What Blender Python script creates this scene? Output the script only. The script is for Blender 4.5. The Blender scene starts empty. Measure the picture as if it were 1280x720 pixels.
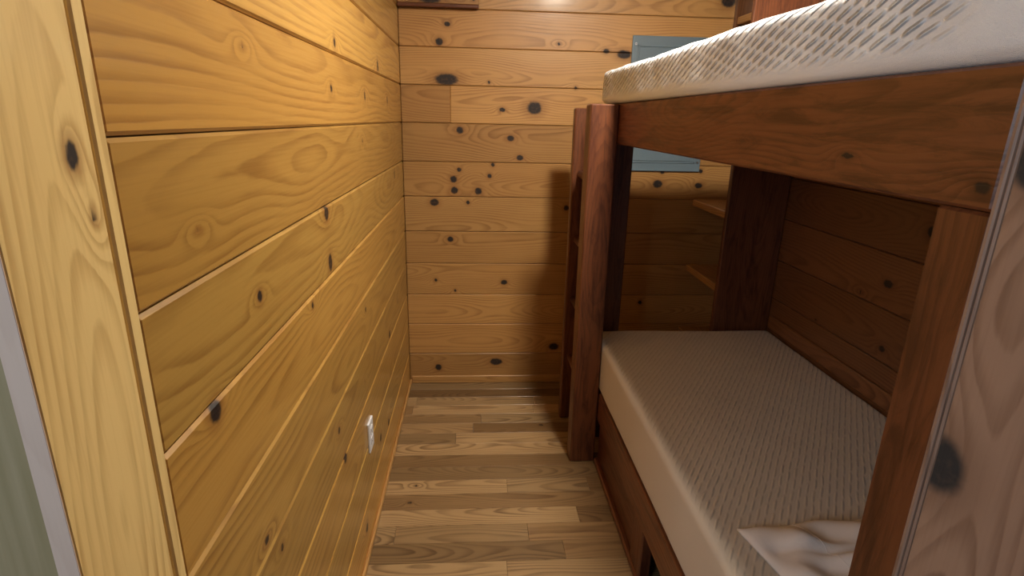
import bpy, math, random
import numpy as np
from mathutils import Matrix, Vector

S = 1.5                                   # camera height in metres; the survey below is in camera heights
C = bpy.context.scene.collection
def V(x, y, z): return (S*x, S*y, S*(z+1))
LW, BW, RW = S*-.252, S*2.007, S*.93      # inner faces of the left, back and right walls
CEIL = S*1.62
SEAMS = [0, .123, .245, .363, .484, .604, .730, .852, .982, 1.105, 1.224, 1.341, 1.463, 1.585, 1.64]   # plank joints above the floor
SEAMS = [S*s for s in SEAMS]

# ------------------------------------------------------------------ tagging
def tag(o, label=None, cat=None, group=None, kind=None):
    if label: o['label'] = label
    if cat: o['category'] = cat
    if group: o['group'] = group
    if kind: o['kind'] = kind
    return o
def empty(name, loc, label, cat, group=None):
    o = bpy.data.objects.new(name, None); C.objects.link(o); o.location = loc
    o.empty_display_size = .05
    return tag(o, label, cat, group)
def link(name, me, mat, parent=None):
    o = bpy.data.objects.new(name, me); C.objects.link(o)
    if mat is not None: me.materials.append(mat)
    if parent is not None:
        o.parent = parent
        w = Vector((0, 0, 0)); p = parent
        while p is not None: w += p.location; p = p.parent
        o.location = -w                  # meshes are written in world coordinates
    return o

# ------------------------------------------------------------------ materials
def srgb(h):
    h = h.lstrip('#'); v = [int(h[i:i+2], 16)/255 for i in (0, 2, 4)]
    return tuple([(c/12.92 if c <= .04045 else ((c+.055)/1.055)**2.4) for c in v] + [1])
class NT:
    def __init__(s, name):
        s.m = bpy.data.materials.new(name); s.m.use_nodes = True
        s.t = s.m.node_tree; s.b = s.t.nodes['Principled BSDF']
    def n(s, typ, **kw):
        nd = s.t.nodes.new(typ)
        for k, v in kw.items(): setattr(nd, k, v)
        return nd
    def put(s, sock, v):
        if isinstance(v, bpy.types.NodeSocket): s.t.links.new(v, sock)
        else: sock.default_value = v
    def math(s, op, a, b=0., clamp=False):
        nd = s.n('ShaderNodeMath', operation=op, use_clamp=clamp); s.put(nd.inputs[0], a); s.put(nd.inputs[1], b); return nd.outputs[0]
    def attr(s, name): return s.n('ShaderNodeAttribute', attribute_name=name)
    def noise(s, vec, scale, detail=2., rough=.5, dist=0.):
        nd = s.n('ShaderNodeTexNoise'); s.put(nd.inputs['Vector'], vec)
        nd.inputs['Scale'].default_value = scale; nd.inputs['Detail'].default_value = detail
        nd.inputs['Roughness'].default_value = rough; nd.inputs['Distortion'].default_value = dist
        return nd.outputs['Fac']
    def vmul(s, vec, k):
        nd = s.n('ShaderNodeVectorMath', operation='MULTIPLY'); s.put(nd.inputs[0], vec); nd.inputs[1].default_value = k; return nd.outputs[0]
    def ramp(s, v, stops):
        nd = s.n('ShaderNodeValToRGB'); s.put(nd.inputs[0], v); e = nd.color_ramp.elements
        while len(e) < len(stops): e.new(.5)
        for i, (p, c) in enumerate(stops): e[i].position = p; e[i].color = c if len(c) == 4 else (*c, 1)
        return nd.outputs[0]
    def rng(s, v, a, b, c, d, smooth=False):
        nd = s.n('ShaderNodeMapRange'); nd.interpolation_type = 'SMOOTHSTEP' if smooth else 'LINEAR'
        s.put(nd.inputs[0], v)
        for i, x in enumerate((a, b, c, d)): nd.inputs[i+1].default_value = x
        return nd.outputs[0]
    def mix(s, f, a, b, mode='MIX'):
        nd = s.n('ShaderNodeMix', data_type='RGBA', blend_type=mode); nd.clamp_factor = True
        s.put(nd.inputs[0], f); s.put(nd.inputs[6], a); s.put(nd.inputs[7], b); return nd.outputs[2]
    def bump(s, h, strength, dist):
        nd = s.n('ShaderNodeBump'); nd.inputs['Strength'].default_value = strength; nd.inputs['Distance'].default_value = dist
        s.put(nd.inputs['Height'], h); s.t.links.new(nd.outputs[0], s.b.inputs['Normal'])
    def set(s, **kw):
        for k, v in kw.items(): s.put(s.b.inputs[k.replace('_', ' ')], v)

def wood(name, early, late, alt, knot='#2a1a10', halo='#9a5a24', rough=.36, coat=.25, line=.55, tone=.22, alt_amt=.5, blotch=.35, bump=.15, kn=.45, fig=.55, mott=0.):
    """Solid timber: growth rings, fibre, board-to-board tone and knots from the board's own grain field."""
    T = NT(name)
    ring = T.attr('ring').outputs['Fac']; kd = T.attr('knot').outputs['Fac']
    tn = T.attr('tone').outputs['Vector']; loc = T.attr('grain').outputs['Vector']
    sep = T.n('ShaderNodeSeparateXYZ'); T.put(sep.inputs[0], tn)
    fib = T.noise(T.vmul(loc, (5, 190, 190)), 1, 3, .6)
    wav = T.noise(T.vmul(loc, (4, 22, 22)), 1, 3, .55)
    low = T.noise(T.vmul(loc, (1.6, 7, 7)), 1, 2, .5)
    r = T.math('ADD', ring, T.math('MULTIPLY', wav, fig))
    fr = T.math('FRACT', r)
    # early wood fades slowly into a thin late-wood line
    ln = T.math('MULTIPLY', T.rng(fr, .30, .90, 0, 1, True), T.rng(fr, .90, 1.0, 1, 0))
    amp = T.rng(T.noise(T.vmul(loc, (2, 9, 9)), 1.7, 2), .30, .68, .25, 1)
    ln = T.math('MULTIPLY', T.math('MULTIPLY', ln, amp), line)
    ln = T.math('ADD', ln, T.math('MULTIPLY', T.math('SUBTRACT', fib, .5), .55), clamp=True)
    base = T.mix(T.math('MULTIPLY', sep.outputs[1], alt_amt), srgb(early), srgb(alt))
    base = T.mix(T.rng(low, .45, .75, 0, blotch), base, srgb(alt))
    col = T.mix(ln, base, srgb(late))
    col = T.mix(1.0, col, T.ramp(T.rng(sep.outputs[0], 0, 1, 0, 1), [(0, (1-tone,)*3), (1, (1+tone*.45,)*3)]), 'MULTIPLY')
    if mott:
        mn = T.noise(T.vmul(loc, (5, 34, 34)), 1, 6, .68, .8)
        col = T.mix(T.math('MULTIPLY', T.rng(mn, .45, .68, 0, 1, True), mott), col, srgb(late))
        col = T.mix(T.math('MULTIPLY', T.rng(mn, .25, .45, 1, 0, True), mott*.5), col, srgb(early))
    k = T.math('ADD', kd, T.math('MULTIPLY', T.math('SUBTRACT', T.noise(T.vmul(loc, (60, 60, 60)), 1, 2), .5), kn))
    hal = T.rng(k, .9, 2.6, .55, 0, True)
    col = T.mix(hal, col, srgb(halo))
    col = T.mix(T.rng(k, .75, 1.25, 1, 0, True), col, T.mix(T.rng(T.noise(T.vmul(loc, (90, 90, 90)), 1, 2), .5, .8, 0, .22), srgb(knot), srgb(halo)))
    T.set(Base_Color=col, Roughness=T.math('ADD', T.rng(fib, .3, .7, rough-.05, rough+.08), T.rng(k, .8, 1.2, .2, 0)), Coat_Weight=coat, Coat_Roughness=.16)
    T.b.inputs['Specular IOR Level'].default_value = .45
    T.bump(T.math('SUBTRACT', T.math('MULTIPLY', fib, .4), ln), bump, .0015)
    return T.m

M = {}
M['pine'] = wood('varnished_knotty_pine', '#c99d50', '#8a5a24', '#b4803a', knot='#1e1514', halo='#8a5a2c', coat=.5, line=.62, tone=.3, fig=.8)
M['pine_back'] = wood('varnished_pale_pine', '#c09258', '#7d5029', '#ae7c45', knot='#231a18', halo='#8e6034', rough=.42, coat=.2, line=.6)
M['pine_light'] = wood('pale_pine_casing', '#e2c384', '#a27438', '#d2a964', knot='#231a18', halo='#8e5a2a', coat=.35, line=.6)
M['pine_dark'] = wood('red_toned_shaded_pine', '#7d5232', '#4c2a14', '#6b4225', knot='#1e1614', halo='#5e3820', coat=.2, line=.6)  # on the right wall: same planks, the bunk's shade put into the colour
M['pine_panel'] = wood('light_pine_panel', '#a58a78', '#775a4a', '#917060', knot='#2b2f35', halo='#7a5f50', rough=.5, coat=.08, kn=.15, line=.65)
M['pine_raw'] = wood('raw_sawn_pine', '#ead2c2', '#cdb19f', '#dcc3b2', rough=.7, coat=0, line=.3)
M['red'] = wood('red_brown_stained_pine', '#754428', '#3a1a0e', '#5d321f', knot='#1c0f0c', halo='#43200f', rough=.42, coat=.2, line=.5, blotch=.75, tone=.2, fig=1.6, mott=.75, bump=.3)
M['oak'] = wood('oiled_strip_floor', '#ad8d64', '#4f331c', '#735433', knot='#2c1c10', halo='#6a4a2a', rough=.38, coat=.15, line=.7, tone=.34, alt_amt=.8, blotch=.3)

def plain(name, col, rough=.5, metal=0., bump=0., scale=200, var=.0):
    T = NT(name)
    co = T.n('ShaderNodeTexCoord').outputs['Object']
    c = srgb(col)
    nz = T.noise(co, scale, 3)
    T.set(Base_Color=T.mix(T.rng(nz, .3, .7, 0, 1), c, tuple(x*(1-var) for x in c[:3])+(1,)), Roughness=rough, Metallic=metal)
    if bump: T.bump(nz, bump, .001)
    return T.m
M['steel'] = plain('blue_grey_painted_steel', '#6a7a85', .42, .0, .05, 300, .06)
M['screw'] = plain('zinc_screw', '#c9ccd0', .3, .9)
M['slot'] = plain('dark_slot', '#2b2c2e', .6)
M['white_plastic'] = plain('white_plastic', '#e3e4ea', .35, 0, 0, 50, .02)
M['ceiling'] = plain('matte_ceiling_board', '#a98a5c', .8, 0, .1, 60, .06)
M['grey_wall'] = None
M['dark'] = plain('dark_hardboard', '#2a1a14', .7, 0, 0, 40, .2)

def grey_board():
    T = NT('grey_green_wall_board')
    co = T.n('ShaderNodeTexCoord').outputs['Object']
    s = T.noise(T.vmul(co, (60, 60, 2.5)), 1, 3, .6)
    T.set(Base_Color=T.ramp(s, [(.3, srgb('#90845f')), (.7, srgb('#aa9b7a'))]), Roughness=.6)
    T.bump(s, .1, .001); return T.m
M['grey_wall'] = grey_board()

def quilt(name, base, groove, ang, strength, dist, plen=.04, gm=.55):
    """Knit cover with raised staggered bars (a brick lattice turned on the bias)."""
    T = NT(name)
    uv = T.n('ShaderNodeUVMap').outputs[0]
    mp = T.n('ShaderNodeMapping'); T.put(mp.inputs[0], uv); mp.inputs['Rotation'].default_value = (0, 0, ang)
    nz = T.n('ShaderNodeTexNoise'); nz.inputs['Scale'].default_value = 18; T.put(nz.inputs[0], uv)
    ad = T.n('ShaderNodeVectorMath', operation='MULTIPLY_ADD'); T.put(ad.inputs[0], nz.outputs['Color']); ad.inputs[1].default_value = (.006, .006, 0); T.put(ad.inputs[2], mp.outputs[0])
    sp = T.n('ShaderNodeSeparateXYZ'); T.put(sp.inputs[0], ad.outputs[0])
    rowf = T.math('DIVIDE', sp.outputs[1], .0165)
    row = T.math('FLOOR', rowf)
    acr = T.math('ABSOLUTE', T.math('SUBTRACT', T.math('FRACT', rowf), .5))          # 0 on the groove, .5 on the bar
    alo = T.math('FRACT', T.math('ADD', T.math('DIVIDE', sp.outputs[0], plen), T.math('MULTIPLY', row, .5)))
    dash = T.math('MULTIPLY', T.rng(alo, .0, .3, 0, 1, True), T.rng(alo, .7, 1., 1, 0, True))
    groove_f = T.math('MULTIPLY', T.rng(acr, .0, .30, 1, 0, True), T.math('ADD', T.math('MULTIPLY', dash, .85), .15))
    bar = T.math('SUBTRACT', 1., groove_f)
    weave = T.noise(uv, 900, 1)
    mask = T.attr('quilted').outputs['Fac']
    h = T.math('MULTIPLY', bar, mask)
    g = T.math('MULTIPLY', groove_f, mask)
    T.set(Base_Color=T.mix(T.math('MULTIPLY', g, gm), srgb(base), srgb(groove)), Roughness=.9, Sheen_Weight=.15)
    T.b.inputs['Specular IOR Level'].default_value = .2
    T.bump(T.math('ADD', h, T.math('MULTIPLY', weave, .12)), strength, dist)
    return T.m
M['quilt'] = quilt('white_quilted_cover', '#eff2f8', '#b9bcc6', math.radians(24), 1., .011, .04, .22)
M['knit'] = quilt('cream_ribbed_cover', '#cdc1b2', '#9d8f7f', math.radians(-34), 1., .0016, .06, .14)
def linen():
    T = NT('white_cotton')
    co = T.n('ShaderNodeTexCoord').outputs['Object']
    T.set(Base_Color=srgb('#ddd5d2'), Roughness=.9)
    T.bump(T.noise(co, 700, 1), .1, .001); return T.m
M['linen'] = linen()
def glow():
    T = NT('lit_lamp_diffuser'); T.set(Base_Color=srgb('#ffffff'), Emission_Color=(1, .93, .79, 1), Emission_Strength=LAMP); return T.m
LAMP = 270.
M['lamp'] = glow()

# ------------------------------------------------------------------ timber builder
class Acc:
    """Collects boards; every board carries its own grain field (growth rings in its own local axes)."""
    def __init__(s): s.v = []; s.f = []; s.n = 0; s.ring = []; s.knot = []; s.tone = []; s.grain = []
    def build(s, name, mat, parent=None):
        me = bpy.data.meshes.new(name)
        v = np.concatenate(s.v)
        me.from_pydata(v.tolist(), [], s.f)
        for nm, typ, arr, key in (('ring', 'FLOAT', s.ring, 'value'), ('knot', 'FLOAT', s.knot, 'value'), ('tone', 'FLOAT_VECTOR', s.tone, 'vector'), ('grain', 'FLOAT_VECTOR', s.grain, 'vector')):
            at = me.attributes.new(nm, typ, 'POINT'); at.data.foreach_set(key, np.concatenate(arr).astype(np.float32).ravel())
        me.update()
        return link(name, me, mat, parent)

def board(acc, lo, hi, a, face, seed, knots=(), bev=.003, res=.03, ures=None, sides='all', tone=None, spacing=.010, pith=None, curve=.035, warp=None):
    """Axis-aligned board lo..hi with its grain along axis a; `face` is the lateral axis across the wide face."""
    rs = np.random.RandomState(seed)
    lo = np.array(lo, float); hi = np.array(hi, float)
    b, c = (a+1) % 3, (a+2) % 3
    bev = min(bev, .45*(hi-lo)[[b, c]].min(), .3*(hi-lo)[a])
    ures = ures or res*1.3
    def seg(p, q, fine): return np.linspace(p, q, max(2, int(math.ceil(abs(q-p)/res))+1) if fine else 2)
    B0, B1, C0, C1 = lo[b], hi[b], lo[c], hi[c]
    fine = lambda k: sides == 'all' or k in sides
    prof = []
    for t in seg(B0+bev, B1-bev, fine('c-')): prof.append((t, C0))
    for t in seg(C0+bev, C1-bev, fine('b+')): prof.append((B1, t))
    for t in seg(B1-bev, B0+bev, fine('c+')): prof.append((t, C1))
    for t in seg(C1-bev, C0+bev, fine('b-')): prof.append((B0, t))
    prof = np.array(prof); n = len(prof)
    ins = np.stack([np.clip(prof[:, 0], B0+bev, B1-bev), np.clip(prof[:, 1], C0+bev, C1-bev)], 1)
    A0, A1 = lo[a], hi[a]
    st = np.concatenate([[A0], np.linspace(A0+bev, A1-bev, max(2, int((A1-A0)/ures)+1)), [A1]])
    m = len(st)
    P = np.zeros((m, n, 3)); P[:, :, a] = st[:, None]
    P[:, :, b] = prof[None, :, 0]; P[:, :, c] = prof[None, :, 1]
    P[0, :, b] = ins[:, 0]; P[0, :, c] = ins[:, 1]; P[-1, :, b] = ins[:, 0]; P[-1, :, c] = ins[:, 1]
    if warp is not None: P = warp(P)
    base = acc.n
    idx = base + np.arange(m*n).reshape(m, n); nx = np.roll(idx, -1, 1)
    q = np.stack([idx[:-1], nx[:-1], nx[1:], idx[1:]], -1).reshape(-1, 4)
    acc.f += q.tolist(); acc.f.append(idx[0][::-1].tolist()); acc.f.append(idx[-1].tolist())
    P = P.reshape(-1, 3); acc.v.append(P); acc.n += m*n
    # grain field
    w = [k for k in (b, c) if k != face][0]
    u = P[:, a]; vv = P[:, face]; ww = P[:, w]
    W = hi[face]-lo[face]
    ph = rs.uniform(0, 6.28, 8); fq = rs.uniform(1.2, 4.5, 4)
    nu = sum(math.pow(.62, i)*np.sin(u*fq[i]*(1+.7*i)+ph[i]) for i in range(4))
    nv = sum(math.pow(.6, i)*np.sin(u*fq[i]*1.3*(1+.6*i)+ph[4+i]) for i in range(3))
    v0 = .5*(lo[face]+hi[face]) + (rs.uniform(-.45, .45)*W if pith is None else pith*W) + .012*nv
    d = rs.uniform(.015, .06) + curve*.5*(nu+1.2)
    dw = (ww-lo[w]) + d
    kd = np.full(len(P), 9.); bendr = np.zeros(len(P))
    for (ku, kv, kr, ka) in knots:
        if not (lo[face]-.02 < kv < hi[face]+.02 and lo[a] < ku < hi[a]): continue
        e = np.sqrt(((u-ku)/ka)**2+(vv-kv)**2)/kr
        kd = np.minimum(kd, e)
        e2 = np.sqrt(((u-ku)/2.2)**2+(vv-kv)**2)/max(kr, .012)
        bendr += 2.6*np.exp(-(e2/1.7)**2)
    ring = np.sqrt((vv-v0)**2+dw**2)/spacing + bendr + rs.uniform(0, 1)
    acc.ring.append(ring); acc.knot.append(kd)
    t = rs.uniform(0, 1, 3)
    if tone is not None: t[:len(tone)] = tone
    acc.tone.append(np.tile(t, (len(P), 1)))
    off = rs.uniform(-50, 50, 3)
    acc.grain.append(np.stack([u, vv, ww], 1)+off)

def one(name, lo, hi, a, face, seed, mat, parent=None, **kw):
    A = Acc(); board(A, lo, hi, a, face, seed, **kw); return A.build(name, mat, parent)
def lohi(x0, x1, y0, y1, z0, z1):          # survey units (camera heights, z from the lens) to metres
    return V(min(x0, x1), min(y0, y1), min(z0, z1)), V(max(x0, x1), max(y0, y1), max(z0, z1))

# ------------------------------------------------------------------ plain mesh helpers
import bmesh
def bm_obj(name, bm, mat, parent=None, smooth=False):
    me = bpy.data.meshes.new(name); bmesh.ops.recalc_face_normals(bm, faces=bm.faces[:]); bm.to_mesh(me); bm.free()
    if smooth:
        for p in me.polygons: p.use_smooth = True
    return link(name, me, mat, parent)
def add_box(bm, lo, hi, bev=0., seg=2):
    vs = bmesh.ops.create_cube(bm, size=1)['verts']
    for v in vs: v.co = Vector([lo[i]+(v.co[i]+.5)*(hi[i]-lo[i]) for i in range(3)])
    if bev: bmesh.ops.bevel(bm, geom=list({e for v in vs for e in v.link_edges}), offset=bev, segments=seg, affect='EDGES', profile=.5)
def add_cyl(bm, p, q, r, seg=20, bev=0.):
    p = Vector(p); q = Vector(q); d = q-p
    M4 = Matrix.Translation((p+q)/2) @ d.to_track_quat('Z', 'Y').to_matrix().to_4x4()
    vs = bmesh.ops.create_cone(bm, cap_ends=True, segments=seg, radius1=r, radius2=r, depth=d.length, matrix=M4)['verts']
    if bev: bmesh.ops.bevel(bm, geom=[e for e in {e for v in vs for e in v.link_edges} if any(len(f.verts) > 4 for f in e.link_faces)], offset=bev, segments=2, affect='EDGES')

# ================================================================== THE ROOM
KL = [(1.649, 1.687, 0.0145, 0.7), (2.341, 1.685, 0.0205, 0.7), (1.579, 1.568, 0.0104, 1.0), (2.044, 1.565, 0.0159, 0.6), (2.553, 1.568, 0.0159, 0.6), (2.683, 1.24, 0.0211, 0.5), (1.959, 1.42, 0.0068, 1.0), (1.006, 1.605, 0.0044, 1.0), (0.778, 1.346, 0.0041, 1.6), (0.96, 1.192, 0.011, 1.0), (1.439, 1.261, 0.0189, 1.0), (1.442, 1.13, 0.0226, 0.8), (1.259, 1.073, 0.0088, 1.0), (0.752, 1.08, 0.0172, 1.0), (2.338, 0.572, 0.0183, 1.0), (1.853, 0.857, 0.0098, 1.0), (1.401, 0.656, 0.0116, 1.0), (1.447, 0.537, 0.0165, 1.0), (2.005, 0.256, 0.0165, 1.0), (2.208, 0.206, 0.0177, 1.0), (1.664, 0.105, 0.0159, 1.0), (0.865, 0.754, 0.0079, 1.5), (0.928, 0.681, 0.0085, 1.0), (1.77, 0.623, 0.0062, 1.0)]
KB = [(-.139,1.941,.011,1.4),(-.179,1.86,.018,1.),(-.146,1.686,.026,2.2),(.069,1.677,.008,1.),(.14,1.546,.011,1.5),(.306,1.558,.031,1.2),(-.079,1.439,.0185,1.),(.184,1.404,.015,1.3),(.237,1.306,.014,1.3),(-.084,1.239,.012,1.),(-.114,1.188,.018,1.),(.094,1.267,.011,1.),(.077,1.208,.012,1.),(-.11,1.129,.019,1.),(.018,1.127,.019,1.),(.663,1.84,.011,1.5),(.755,1.828,.02,1.8),(.42,1.867,.0085,1.),(-.218,1.064,.019,1.2),(-.038,1.066,.011,1.),(.499,1.042,.015,1.),(-.134,.863,.015,1.2),(-.217,.63,.0098,1.),(.165,.617,.015,1.2),(-.11,.569,.0085,1.),(.464,.225,.022,1.3),(-.212,.097,.019,1.),(.126,.13,.021,1.7),(1.014,1.244,.012,1.),(.994,1.179,.021,1.2),(1.226,1.252,.012,1.),(1.223,1.174,.015,1.4),(1.267,2.088,.026,1.4),(.957,.499,.012,1.),(.517,1.661,.0087,1.)]
KR = [(1.592,1.198,.0183,1.),(1.719,.994,.0148,1.5),(2.057,.74,.0089,1.),(1.682,.773,.0121,1.2),(1.842,.928,.008,1.)]

G = .0011                                   # half of the dark gap in a plank joint
# left wall: horizontal pine boards
A = Acc()
for i in range(len(SEAMS)-1):
    board(A, (LW-.019, S*.41, SEAMS[i]+G), (LW, BW, SEAMS[i+1]-G), 1, 2, 100+i, KL, bev=.0048, res=.0085, ures=.011,
          sides=('c-', 'c+', 'b+', 'b-') if False else ('b+',) if False else 'all' if False else ('c+', 'b+'), spacing=.0165)
board(A, (LW-.03, S*.41, 0), (LW-.0195, BW+.0195, CEIL), 1, 2, 99, res=.4)
tag(A.build('wall_left', M['pine']), 'varnished knotty pine board wall along the left side', None, None, 'structure')
# back wall
A = Acc()
for i in range(len(SEAMS)-1):
    z0, z1 = SEAMS[i]+G, SEAMS[i+1]-G
    if abs(SEAMS[i]-S*.982) < .01:
        board(A, (LW, BW, z0), (-.1275, BW+.019, z1), 0, 2, 230, KB, bev=.003, res=.009, ures=.012, sides=('b-', 'c-', 'c+', 'b+') if False else ('b-',), tone=(.25, 1.))
        board(A, (-.1268, BW, z0), (RW, BW+.019, z1), 0, 2, 231, KB, bev=.003, res=.009, ures=.012, sides=('b-',), tone=(.8, .1))
    else:
        board(A, (LW, BW, z0), (RW, BW+.019, z1), 0, 2, 200+i, KB, bev=.003, res=.009, ures=.012, sides=('b-',))
board(A, (LW-.03, BW+.0195, 0), (RW+.03, BW+.03, CEIL), 0, 2, 199, res=.4)
tag(A.build('wall_back', M['pine_back']), 'knotty pine board wall at the far end of the bunk room', None, None, 'structure')
# right wall, behind the bunks
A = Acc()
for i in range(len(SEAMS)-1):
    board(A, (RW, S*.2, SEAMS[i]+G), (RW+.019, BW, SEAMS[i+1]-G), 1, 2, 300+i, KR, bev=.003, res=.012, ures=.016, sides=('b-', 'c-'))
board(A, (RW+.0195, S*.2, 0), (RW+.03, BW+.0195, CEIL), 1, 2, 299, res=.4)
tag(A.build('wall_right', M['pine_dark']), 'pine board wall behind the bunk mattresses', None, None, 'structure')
# floor: strips running across the room
A = Acc(); rs = random.Random(5)
y = BW; k = 0; w = S*.0625
FX0, FX1 = -1.5, RW+.02
while y > -1.2:
    x = FX0 - rs.uniform(0, .6)
    while x < FX1:
        L = rs.choice((.35, .5, .65, .8, 1.0, 1.2))
        x0, x1 = max(x, FX0), min(x+L, FX1)
        if x1-x0 > .02:
            kn = []
            if rs.random() < .28: kn = [(rs.uniform(x0, x1), y-rs.uniform(.02, w-.02), rs.uniform(.004, .011), rs.uniform(1, 1.9))]
            fine = x1 > -.55 and x0 < .7 and y > .6
            board(A, (x0+.0004, y-w+.0004, -.018), (x1-.0004, y-.0004, 0), 0, 1, 5000+k, kn, bev=.0009, res=.0095 if fine else .05, ures=.012 if fine else .1,
                  sides=('c+',), tone=(rs.random(), rs.random()**1.6), spacing=.007, curve=.03)
            k += 1
        x += L
    y -= w
tag(A.build('floor', M['oak']), 'oiled hardwood strip floor', None, None, 'structure')
# ceiling
A = bmesh.new()
add_box(A, (FX0, -1.2, CEIL), (RW+.03, BW+.03, CEIL+.02))
tag(bm_obj('ceiling', A, M['ceiling']), 'pale ceiling', None, None, 'structure')

# baseboards (small square strips along the walls)
tag(one('baseboard_back', (LW+.012, BW-.012, 0), (RW, BW, .045), 0, 2, 401, M['pine_back'], bev=.003, res=.012, ures=.02, tone=(.6, .4)), 'narrow pine strip at the foot of the back wall', None, None, 'structure')
tag(one('baseboard_left', (LW, S*.41, 0), (LW+.012, BW, .024), 1, 2, 402, M['pine_back'], bev=.004, res=.012, ures=.02, tone=(.8, .4)), 'narrow pine strip at the foot of the left wall', None, None, 'structure')
# end of the left wall: batten and casing board
tag(one('trim_1', (LW-.019, S*.3965, 0), (LW+.0022, S*.4098, CEIL), 2, 1, 411, M['pine_light'], bev=.0025, res=.008, ures=.02, tone=(1., 0.)), 'thin upright pine batten closing the left wall boards', None, None, 'structure')
KC = [(1.458, .561, .0085, 1.6), (1.40, .575, .004, 2.)]
tag(one('trim_2', (LW-.019, S*.3055, 0), (LW, S*.3945, CEIL), 2, 1, 414, M['pine_light'], knots=KC, bev=.0015, res=.006, ures=.012, tone=(1., .0), spacing=.012), 'wide upright pine casing board at the near end of the left wall', None, None, 'structure')
tag(one('trim_3', (LW-.0205, S*.3045, 0), (LW-.0006, S*.3054, CEIL), 2, 0, 416, M['pine_raw'], bev=.0003, res=.01, ures=.05), 'raw sawn edge of the pine casing board', None, None, 'structure')
A = bmesh.new(); add_box(A, (FX0, S*.31, 0), (LW-.021, S*.31+.09, CEIL), .003)
tag(bm_obj('wall_front', A, M['grey_wall']), 'grey green wall board left of the pine casing', None, None, 'structure')

# near right: partition panel with a reeded corner moulding
KP = [(1.128, .528, .034, 1.0), (1.469, .515, .024, 1.)]
tag(one('wall_near', (S*.36, S*-.12, 0), (S*.36+.019, S*.3555, CEIL), 2, 1, 436, M['pine_panel'], knots=[(k[0], k[1], k[2], k[3]) for k in KP], bev=.001, res=.007, ures=.012, tone=(.7, .3), spacing=.012), 'pale pine partition panel with a large dark knot at the right', None, None, 'structure')
A = Acc()
for (y0, y1, x0, sd) in ((.3565, .3596, .3636, 1), (.3612, .3640, .3640, 2), (.3660, .3708, .3640, 3)):
    board(A, V(x0, y0, -1), V(.372, y1, .62), 2, 1, 440+sd, bev=.0018, res=.01, ures=.06, tone=(.5, .5))
tag(A.build('trim_4', M['pine_panel']), 'reeded upright moulding between the bunks and the near panel', None, None, 'structure')

# ================================================================== BUNK BED
bed = empty('bunk_bed', V(.365, 1.46, -1), 'red-brown stained built-in double bunk bed with ladder along the right wall', 'bunk bed')
R_ = M['red']
KW = dict(bev=.004, res=.012, ures=.016)
def bedpart(name, x0, x1, y0, y1, z0, z1, a, face, seed, **kw):
    lo, hi = lohi(x0, x1, y0, y1, z0, z1)
    k = dict(KW); k.update(kw); mt = k.pop('mat', R_); return one(name, lo, hi, a, face, seed, mt, bed, **k)
bedpart('corner_post', .2915, .3655, 1.46, 1.521, -1, .042, 2, 0, 501, tone=(.5, .3), bev=.005)
bedpart('end_stile', .366, .447, 1.592, 1.62, -1, -.058, 2, 0, 502, tone=(.05, 1.))
bedpart('end_rail', .450, .745, 1.602, 1.62, -.056, .044, 0, 2, 513, tone=(.2, .6))
bedpart('upper_side_rail', .366, .391, .3715, 1.59, -.0565, .0445, 1, 2, 503, tone=(.75, .3), knots=[(.81, 1.459, .0045, 3.2), (.575, 1.44, .007, 1.6)], res=.008, ures=.01)
bedpart('near_post', .3915, .435, .385, .4225, -1, -.06, 2, 1, 504, tone=(.55, .5))
bedpart('near_post_facing', .368, .391, .3715, .4225, -1, -.0575, 2, 1, 514, tone=(.5, .6))
# ladder at the foot of the bunks
bedpart('ladder_leg', .2975, .3600, 1.72, 1.752, -1, .036, 2, 0, 505, tone=(.5, .3), bev=.005)
for i, z in enumerate((-.157, -.362, -.562, -.767)):
    bm = bmesh.new()
    add_cyl(bm, V(.324, 1.518, z), V(.324, 1.724, z), .017, 16)
    me = bpy.data.meshes.new('rung'); bm.to_mesh(me); bm.free()
    n = len(me.vertices); co = np.zeros(n*3); me.vertices.foreach_get('co', co); co = co.reshape(-1, 3)
    for nm, typ, arr, key in (('ring', 'FLOAT', co[:, 0]*90, 'value'), ('knot', 'FLOAT', np.full(n, 9.), 'value'), ('tone', 'FLOAT_VECTOR', np.tile([.8, .2, 0], (n, 1)), 'vector'), ('grain', 'FLOAT_VECTOR', co[:, [1, 0, 2]]+i*3, 'vector')):
        at = me.attributes.new(nm, typ, 'POINT'); at.data.foreach_set(key, np.ascontiguousarray(arr, dtype=np.float32).ravel())
    for p in me.polygons: p.use_smooth = len(p.vertices) == 4
    link('rung', me, R_, bed)
# lower bunk front
bedpart('lower_side_rail', .366, .391, .4225, 1.46, -.855, -.768, 1, 2, 506, tone=(.7, .3), res=.008, ures=.012)
bedpart('kick_panel', .376, .392, 1.06, 1.46, -.985, -.855, 1, 2, 507, tone=(.4, .6))
bedpart('base_stile', .368, .393, .985, 1.06, -.985, -.855, 2, 1, 508, tone=(.5, .5))
bedpart('base_stile', .368, .393, .4225, .49, -.985, -.855, 2, 1, 509, tone=(.5, .5))
bedpart('base_strip', .364, .393, .4225, 1.46, -1, -.985, 1, 2, 510, tone=(.9, .2), bev=.006)
# decks under the mattresses
bedpart('upper_deck', .392, .928, .375, 1.59, .030, .0435, 1, 0, 511, res=.06, ures=.1)
bedpart('lower_deck', .392, .928, .4225, 1.588, -.782, -.7685, 1, 0, 512, res=.06, ures=.1)
bedpart('wall_ledger', .915, .929, .375, 1.59, -.05, .030, 1, 2, 515, res=.04, ures=.1)

bedpart('wall_cleat', .922, .9295, .43, 1.59, -.611, -.570, 1, 2, 516, mat=M['pine_dark'], tone=(.9, .2))
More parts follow.
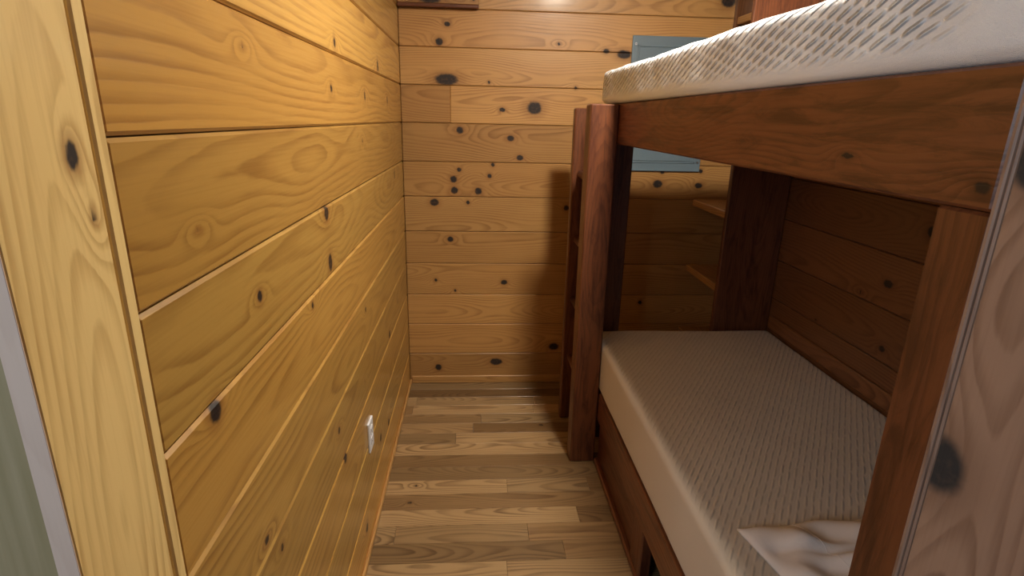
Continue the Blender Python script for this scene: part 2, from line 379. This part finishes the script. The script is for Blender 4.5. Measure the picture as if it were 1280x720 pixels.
# ================================================================== SHELVES at the foot
sh = empty('corner_shelf', V(.83, 1.61, -1), 'tall brown corner shelf between the bunk end and the back wall', 'shelf')
def shpart(name, x0, x1, y0, y1, z0, z1, a, face, seed, mat=R_, **kw):
    lo, hi = lohi(x0, x1, y0, y1, z0, z1); k = dict(KW); k.update(kw); return one(name, lo, hi, a, face, seed, mat, sh, **k)
shpart('side_panel', .748, .9285, 1.602, 1.62, -1, .60, 2, 0, 601, tone=(.45, .5))
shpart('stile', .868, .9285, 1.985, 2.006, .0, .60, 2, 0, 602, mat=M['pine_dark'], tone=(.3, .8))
for i, z in enumerate((-.79, -.537, -.291, .318)):
    shpart('shelf_board', .80 if z < 0 else .872, .9285, 1.6205, 1.984 if z > -.2 else 2.006, z, z+.024, 1, 0, 610+i, mat=M['pine_back'], tone=(.35, .8))

# ================================================================== MATTRESSES
def mattress(name, x0, x1, y0, y1, z0, z1, rad, mat, label, side_quilt, amp, seed, cat='mattress', skew=0., nose=1.):
    """Rounded slab: a cross-section in x-z swept along y, UVs unrolled around it."""
    rs = np.random.RandomState(seed)
    X0, Y0, Z0 = V(x0, y0, z0); X1, Y1, Z1 = V(x1, y1, z1)
    pts = []
    def arc(cx, cz, a0, a1, n=7):
        for t in np.linspace(a0, a1, n): pts.append((cx+rad*math.cos(t), cz+rad*math.sin(t), math.cos(t), math.sin(t)))
    def run(p, q, nrm, step=.018):
        n = int(math.hypot(q[0]-p[0], q[1]-p[1])/step)
        for t in np.linspace(0, 1, n+2)[1:-1]: pts.append((p[0]+(q[0]-p[0])*t, p[1]+(q[1]-p[1])*t, *nrm))
    PI = math.pi
    arc(X0+rad, Z0+rad, 1.5*PI, PI); run((X0, Z0+rad), (X0, Z1-rad), (-1, 0)); arc(X0+rad, Z1-rad, PI, .5*PI)
    run((X0+rad, Z1), (X1-rad, Z1), (0, 1)); arc(X1-rad, Z1-rad, .5*PI, 0); run((X1, Z1-rad), (X1, Z0+rad), (1, 0)); arc(X1-rad, Z0+rad, 0, -.5*PI)
    run((X1-rad, Z0), (X0+rad, Z0), (0, -1), .1)
    pts = np.array(pts); n = len(pts)
    arcl = np.concatenate([[0], np.cumsum(np.hypot(*np.diff(pts[:, :2], axis=0).T))])
    ys, ins = [], []
    for t in np.linspace(0, .5*PI, 7): ys.append(Y0+rad*(1-math.sin(t))); ins.append(rad*(1-math.cos(t)))
    ys = ys[::1]
    # ends: ring shrinks as it rounds over
    ya = [Y0+rad*(1-math.cos(t)) for t in np.linspace(0, .5*PI, 7)]; ia = [rad*(1-math.sin(t)) for t in np.linspace(0, .5*PI, 7)]
    ya = [Y0+(t-Y0)*nose for t in ya]; yb = [Y1-rad*(1-math.cos(t)) for t in np.linspace(0, .5*PI, 7)]
    if nose < 1: ia = [t*nose for t in ia]
    ib = [rad*(1-math.sin(t)) for t in np.linspace(0, .5*PI, 7)]
    mid = np.linspace(Y0+rad*nose, Y1-rad, int((Y1-Y0)/.018))[1:-1]
    ys = np.concatenate([ya, mid, yb[::-1]]); ins = np.concatenate([ia, np.zeros(len(mid)), ib[::-1]])
    P = np.zeros((len(ys), n, 3))
    ph = rs.uniform(0, 6.28, 12)
    for i, (yy, d) in enumerate(zip(ys, ins)):
        x = pts[:, 0]-pts[:, 2]*d; z = pts[:, 1]-pts[:, 3]*d
        bul = amp*(np.sin(yy*7+arcl*9+ph[0])+.7*np.sin(yy*15-arcl*13+ph[1])+.5*np.sin(yy*31+arcl*24+ph[2])+.35*np.sin(yy*53-arcl*40+ph[3]))
        bul = np.where(pts[:, 3] < -.3, 0, bul)
        P[i, :, 0] = x+pts[:, 2]*bul+S*skew*(yy-Y0)/(Y1-Y0)*np.clip((X1-x)/(X1-X0), 0, 1); P[i, :, 1] = yy; P[i, :, 2] = z+pts[:, 3]*bul
    P[:, :, 2] = np.maximum(P[:, :, 2], Z0); P[:, :, 0] = np.minimum(P[:, :, 0], X1)
    m = len(ys)
    idx = np.arange(m*n).reshape(m, n); nx = np.roll(idx, -1, 1)
    q = np.stack([idx[:-1], nx[:-1], nx[1:], idx[1:]], -1).reshape(-1, 4)
    me = bpy.data.meshes.new(name)
    me.from_pydata(P.reshape(-1, 3).tolist(), [], q[:, ::-1].tolist()+[idx[0].tolist(), idx[-1][::-1].tolist()])
    uvl = me.uv_layers.new(name='UVMap')
    vi = np.zeros(len(me.loops), int); me.loops.foreach_get('vertex_index', vi)
    uu = np.stack([np.repeat(ys, n), np.tile(arcl, m)], 1)[vi]
    uvl.data.foreach_set('uv', uu.astype(np.float32).ravel())
    at = me.attributes.new('quilted', 'FLOAT', 'POINT')
    zn = pts[:, 3]; hz = (pts[:, 1]-Z0)/(Z1-Z0)
    if side_quilt: mk = np.clip((hz-.22)/.10, 0, 1)
    else: mk = np.clip((zn-.75)/.2, 0, 1)
    fy = np.clip((ys-Y0-.03)/.16, 0, 1) if side_quilt else np.ones(m)
    mm = mk[None, :]*np.clip(fy[:, None]*1.3-.75*(1-hz[None, :])*(1-fy[:, None]), 0, 1)
    at.data.foreach_set('value', mm.astype(np.float32).ravel())
    for p in me.polygons: p.use_smooth = len(p.vertices) == 4
    me.update()
    o = link(name, me, mat)
    return tag(o, label, cat)
mattress('mattress', .366, .926, .3725, 1.598, .0455, .130, .020, M['quilt'], 'white quilted foam mattress on the upper bunk', True, .0012, 3, skew=-.018, nose=.3)
mattress('mattress', .3675, .926, .4255, 1.589, -.7675, -.617, .026, M['knit'], 'cream ribbed mattress on the lower bunk', False, .0008, 4)

# ------------------------------------------------------------------ pillow at the near end of the lower bunk
def pillow():
    t = empty('pillow', V(.62, .54, -.613), 'flat white pillow lying at the near end of the lower mattress', 'pillow')
    c0 = np.array([.413, .703]); ex = np.array([.455, .03]); ey = np.array([.045, -.26])
    N, K = 60, 34
    me = bpy.data.meshes.new('pillowcase')
    top = np.zeros((K, N, 3)); bot = np.zeros((K, N, 3))
    for j in range(K):
        for i in range(N):
            s, r = i/(N-1), j/(K-1)
            pin = .012*(math.sin(math.pi*s)*(abs(2*r-1)**3))*np.sign(2*r-1)
            pin2 = .010*(math.sin(math.pi*r)*(abs(2*s-1)**3))*np.sign(2*s-1)
            x, y = c0+ex*(s-pin2)+ey*(r-pin)
            e = (1-abs(2*s-1)**2.6)**.55*(1-abs(2*r-1)**2.6)**.55
            # creases running in from the near corner
            q1 = s*1.6-r*.9; q2 = s+r*.55
            cr = .005*math.sin(q1*17+1.2*math.sin(r*5))*math.exp(-((s-.25)/.35)**2)+.0035*math.sin(q2*26+2*math.sin(s*6))
            cr -= .010*math.exp(-((r-.18-.75*s+.25*s*s)/.035)**2)*min(1, s*6)
            h = .046*e + 1.7*cr*min(1, e*2.2)
            X, Y, Z = V(x, y, -.613)
            top[j, i] = (X, Y, Z+.006+max(h*S*.72, 0)); bot[j, i] = (X, Y, Z+.001)
    vs = np.concatenate([top.reshape(-1, 3), bot.reshape(-1, 3)])
    a = np.arange(N*K).reshape(K, N); b = a+N*K
    fs = []
    for j in range(K-1):
        for i in range(N-1):
            fs.append((a[j, i], a[j+1, i], a[j+1, i+1], a[j, i+1])); fs.append((b[j, i], b[j, i+1], b[j+1, i+1], b[j+1, i]))
    rim = [(j, i) for (j, i) in [(0, i) for i in range(N)]+[(j, N-1) for j in range(1, K)]+[(K-1, i) for i in range(N-2, -1, -1)]+[(j, 0) for j in range(K-2, 0, -1)]]
    for p, q in zip(rim, rim[1:]+rim[:1]): fs.append((a[p], a[q], b[q], b[p]))
    me.from_pydata(vs.tolist(), [], [tuple(int(k) for k in f) for f in fs])
    for p in me.polygons: p.use_smooth = True
    bm = bmesh.new(); bm.from_mesh(me); bmesh.ops.recalc_face_normals(bm, faces=bm.faces[:]); bm.to_mesh(me); bm.free()
    link('pillowcase', me, M['linen'], t)
    # hem seam
    line = [Vector(top[j, 11]) for j in range(1, K-1)]
    bm = bmesh.new(); rings = []
    for p in line:
        rings.append([bm.verts.new(p+Vector((.001*math.cos(t), 0, .0009*math.sin(t)+.0003))) for t in [i*math.pi/3 for i in range(6)]])
    for p, q in zip(rings, rings[1:]):
        for i in range(6): bm.faces.new((p[i], p[(i+1) % 6], q[(i+1) % 6], q[i]))
    bm_obj('seam', bm, M['linen'], t, True)
pillow()

# ================================================================== ELECTRICAL PANEL on the back wall
ep = empty('electrical_panel', (S*.668, BW, S*(1-.168)), 'blue grey steel electrical panel on the back wall behind the bunks', 'electrical panel')
x0, x1, z0, z1 = S*.528, S*.809, S*(1-.168), S*(1+.279)
bm = bmesh.new(); add_box(bm, (x0, BW-.011, z0), (x1, BW, z1), .004, 3); bm_obj('cover', bm, M['steel'], ep)
dx0, dx1, dz0, dz1 = S*.5465, S*.7865, S*(1-.139), S*(1+.250)
bm = bmesh.new()
for (lo, hi) in (((dx0, dz0), (dx1, dz0+.009)), ((dx0, dz1-.009), (dx1, dz1)), ((dx0, dz0), (dx0+.009, dz1)), ((dx1-.009, dz0), (dx1, dz1))):
    add_box(bm, (lo[0], BW-.0145, lo[1]), (hi[0], BW-.010, hi[1]), .002)
bm_obj('door_rim', bm, M['steel'], ep)
bm = bmesh.new(); add_box(bm, (dx0+.011, BW-.015, dz0+.011), (dx1-.011, BW-.0105, dz1-.011), .0022, 3)
dr = bm_obj('door', bm, M['steel'], ep)
bm = bmesh.new(); add_box(bm, (dx1-.05, BW-.020, S*1.03), (dx1-.028, BW-.0145, S*1.08), .002); bm_obj('latch', bm, M['slot'], dr)
for (sx, sz) in ((x0+.017, z0+.046), (x1-.017, z0+.050), (x0+.018, z1-.040), (x1-.018, z1-.040)):
    bm = bmesh.new(); add_cyl(bm, (sx, BW-.0105, sz), (sx, BW-.0145, sz), .0065, 16, .0015)
    s = bm_obj('screw', bm, M['screw'], ep)
    bm = bmesh.new(); add_box(bm, (sx-.005, BW-.0149, sz-.0008), (sx+.005, BW-.0144, sz+.0008)); bm_obj('slot', bm, M['slot'], s)

# ================================================================== OUTLET on the left wall
oc = (LW, S*1.198, S*(1-.7335))
ou = empty('wall_outlet', oc, 'white outlet plate low on the left pine wall', 'outlet')
bm = bmesh.new(); add_box(bm, (LW-.001, oc[1]-.036, oc[2]-.058), (LW+.0075, oc[1]+.036, oc[2]+.058), .003, 3); bm_obj('plate', bm, M['white_plastic'], ou)
for dz in (-.0195, .0195):
    bm = bmesh.new(); add_box(bm, (LW+.006, oc[1]-.017, oc[2]+dz-.0135), (LW+.0092, oc[1]+.017, oc[2]+dz+.0135), .0025, 3)
    so = bm_obj('socket', bm, M['white_plastic'], ou)
    bm = bmesh.new()
    for dy in (-.0065, .0065): add_box(bm, (LW+.0090, oc[1]+dy-.001, oc[2]+dz-.003), (LW+.0094, oc[1]+dy+.001, oc[2]+dz+.006))
    add_cyl(bm, (LW+.0090, oc[1], oc[2]+dz-.0075), (LW+.0094, oc[1], oc[2]+dz-.0075), .0024, 12)
    bm_obj('slot', bm, M['slot'], so)
bm = bmesh.new(); add_cyl(bm, (LW+.0073, oc[1], oc[2]), (LW+.0088, oc[1], oc[2]), .0035, 14, .0008); bm_obj('screw', bm, M['screw'], ou)

# ================================================================== BOARD high in the back left corner
hb = empty('wall_board', (LW+.2, BW, S*1.35), 'short knotty board fixed high in the back left corner', 'board')
one('face_board', (LW+.002, BW-.020, S*1.352), (S*.012, BW-.0005, S*1.44), 0, 2, 711, M['pine_back'], hb, knots=[(-.22, S*1.372, .03, 2.), (-.01, S*1.369, .009, 1.)], bev=.003, res=.008, ures=.012, tone=(.0, 1.))
one('bottom_lip', (LW+.002, BW-.034, S*1.340), (S*.011, BW-.0005, S*1.3515), 0, 1, 712, M['red'], hb, bev=.003, res=.012, ures=.03, tone=(.6, .4))

# ================================================================== CEILING LAMP
lx, ly = S*.385, S*1.03
lp = empty('ceiling_lamp', (lx, ly, CEIL), 'round flush ceiling lamp over the gangway, warm light', 'lamp')
bm = bmesh.new(); add_cyl(bm, (lx, ly, CEIL-.028), (lx, ly, CEIL), .105, 40, .004); bm_obj('housing', bm, M['white_plastic'], lp)
bm = bmesh.new(); add_cyl(bm, (lx, ly, CEIL-.036), (lx, ly, CEIL-.0275), .090, 40, .003); bm_obj('diffuser', bm, M['lamp'], lp)

# ================================================================== LIGHT from the open side of the hall, and an added cool fill lamp
w = bpy.data.worlds.new('daylight'); bpy.context.scene.world = w; w.use_nodes = True
bg = w.node_tree.nodes['Background']; bg.inputs[0].default_value = (.78, .86, 1., 1); bg.inputs[1].default_value = .04

al = bpy.data.lights.new('hall_daylight_fill', 'AREA'); al.shape = 'RECTANGLE'; al.size = .8; al.size_y = .9; al.energy = 8.5; al.color = (.76, .88, 1.)  # added fill lamp standing in for hall daylight; no window is built
ao = bpy.data.objects.new('hall_daylight_fill', al); C.objects.link(ao)
ao.location = (-1.32, -.8, 1.85); ao.rotation_euler = (Vector((.54, .9, 1.2))-Vector(ao.location)).to_track_quat('-Z', 'Y').to_euler()

# ================================================================== CAMERA
f = 695.
d = np.array([594-640, 148-360, f]); d /= np.linalg.norm(d)
dn = np.array([588-640, 2290, f]); dn -= d*(dn@d); dn /= np.linalg.norm(dn)
r = np.cross(dn, d)
cam = bpy.data.cameras.new('camera'); co = bpy.data.objects.new('camera', cam); C.objects.link(co)
cam.sensor_width = 36; cam.lens = 36*f/1280; cam.clip_start = .02
ex = (r[0], d[0], -dn[0]); up = (-r[1], -d[1], dn[1]); bk = (-r[2], -d[2], dn[2])
co.matrix_world = Matrix(((ex[0], up[0], bk[0], 0), (ex[1], up[1], bk[1], 0), (ex[2], up[2], bk[2], S), (0, 0, 0, 1)))
sc = bpy.context.scene
sc.camera = co
sc.view_settings.view_transform = 'Standard'; sc.view_settings.look = 'None'
sc.view_settings.gamma = 1; sc.view_settings.use_curve_mapping = False
sc.view_settings.exposure = 1.1
sc.cycles.use_denoising = True
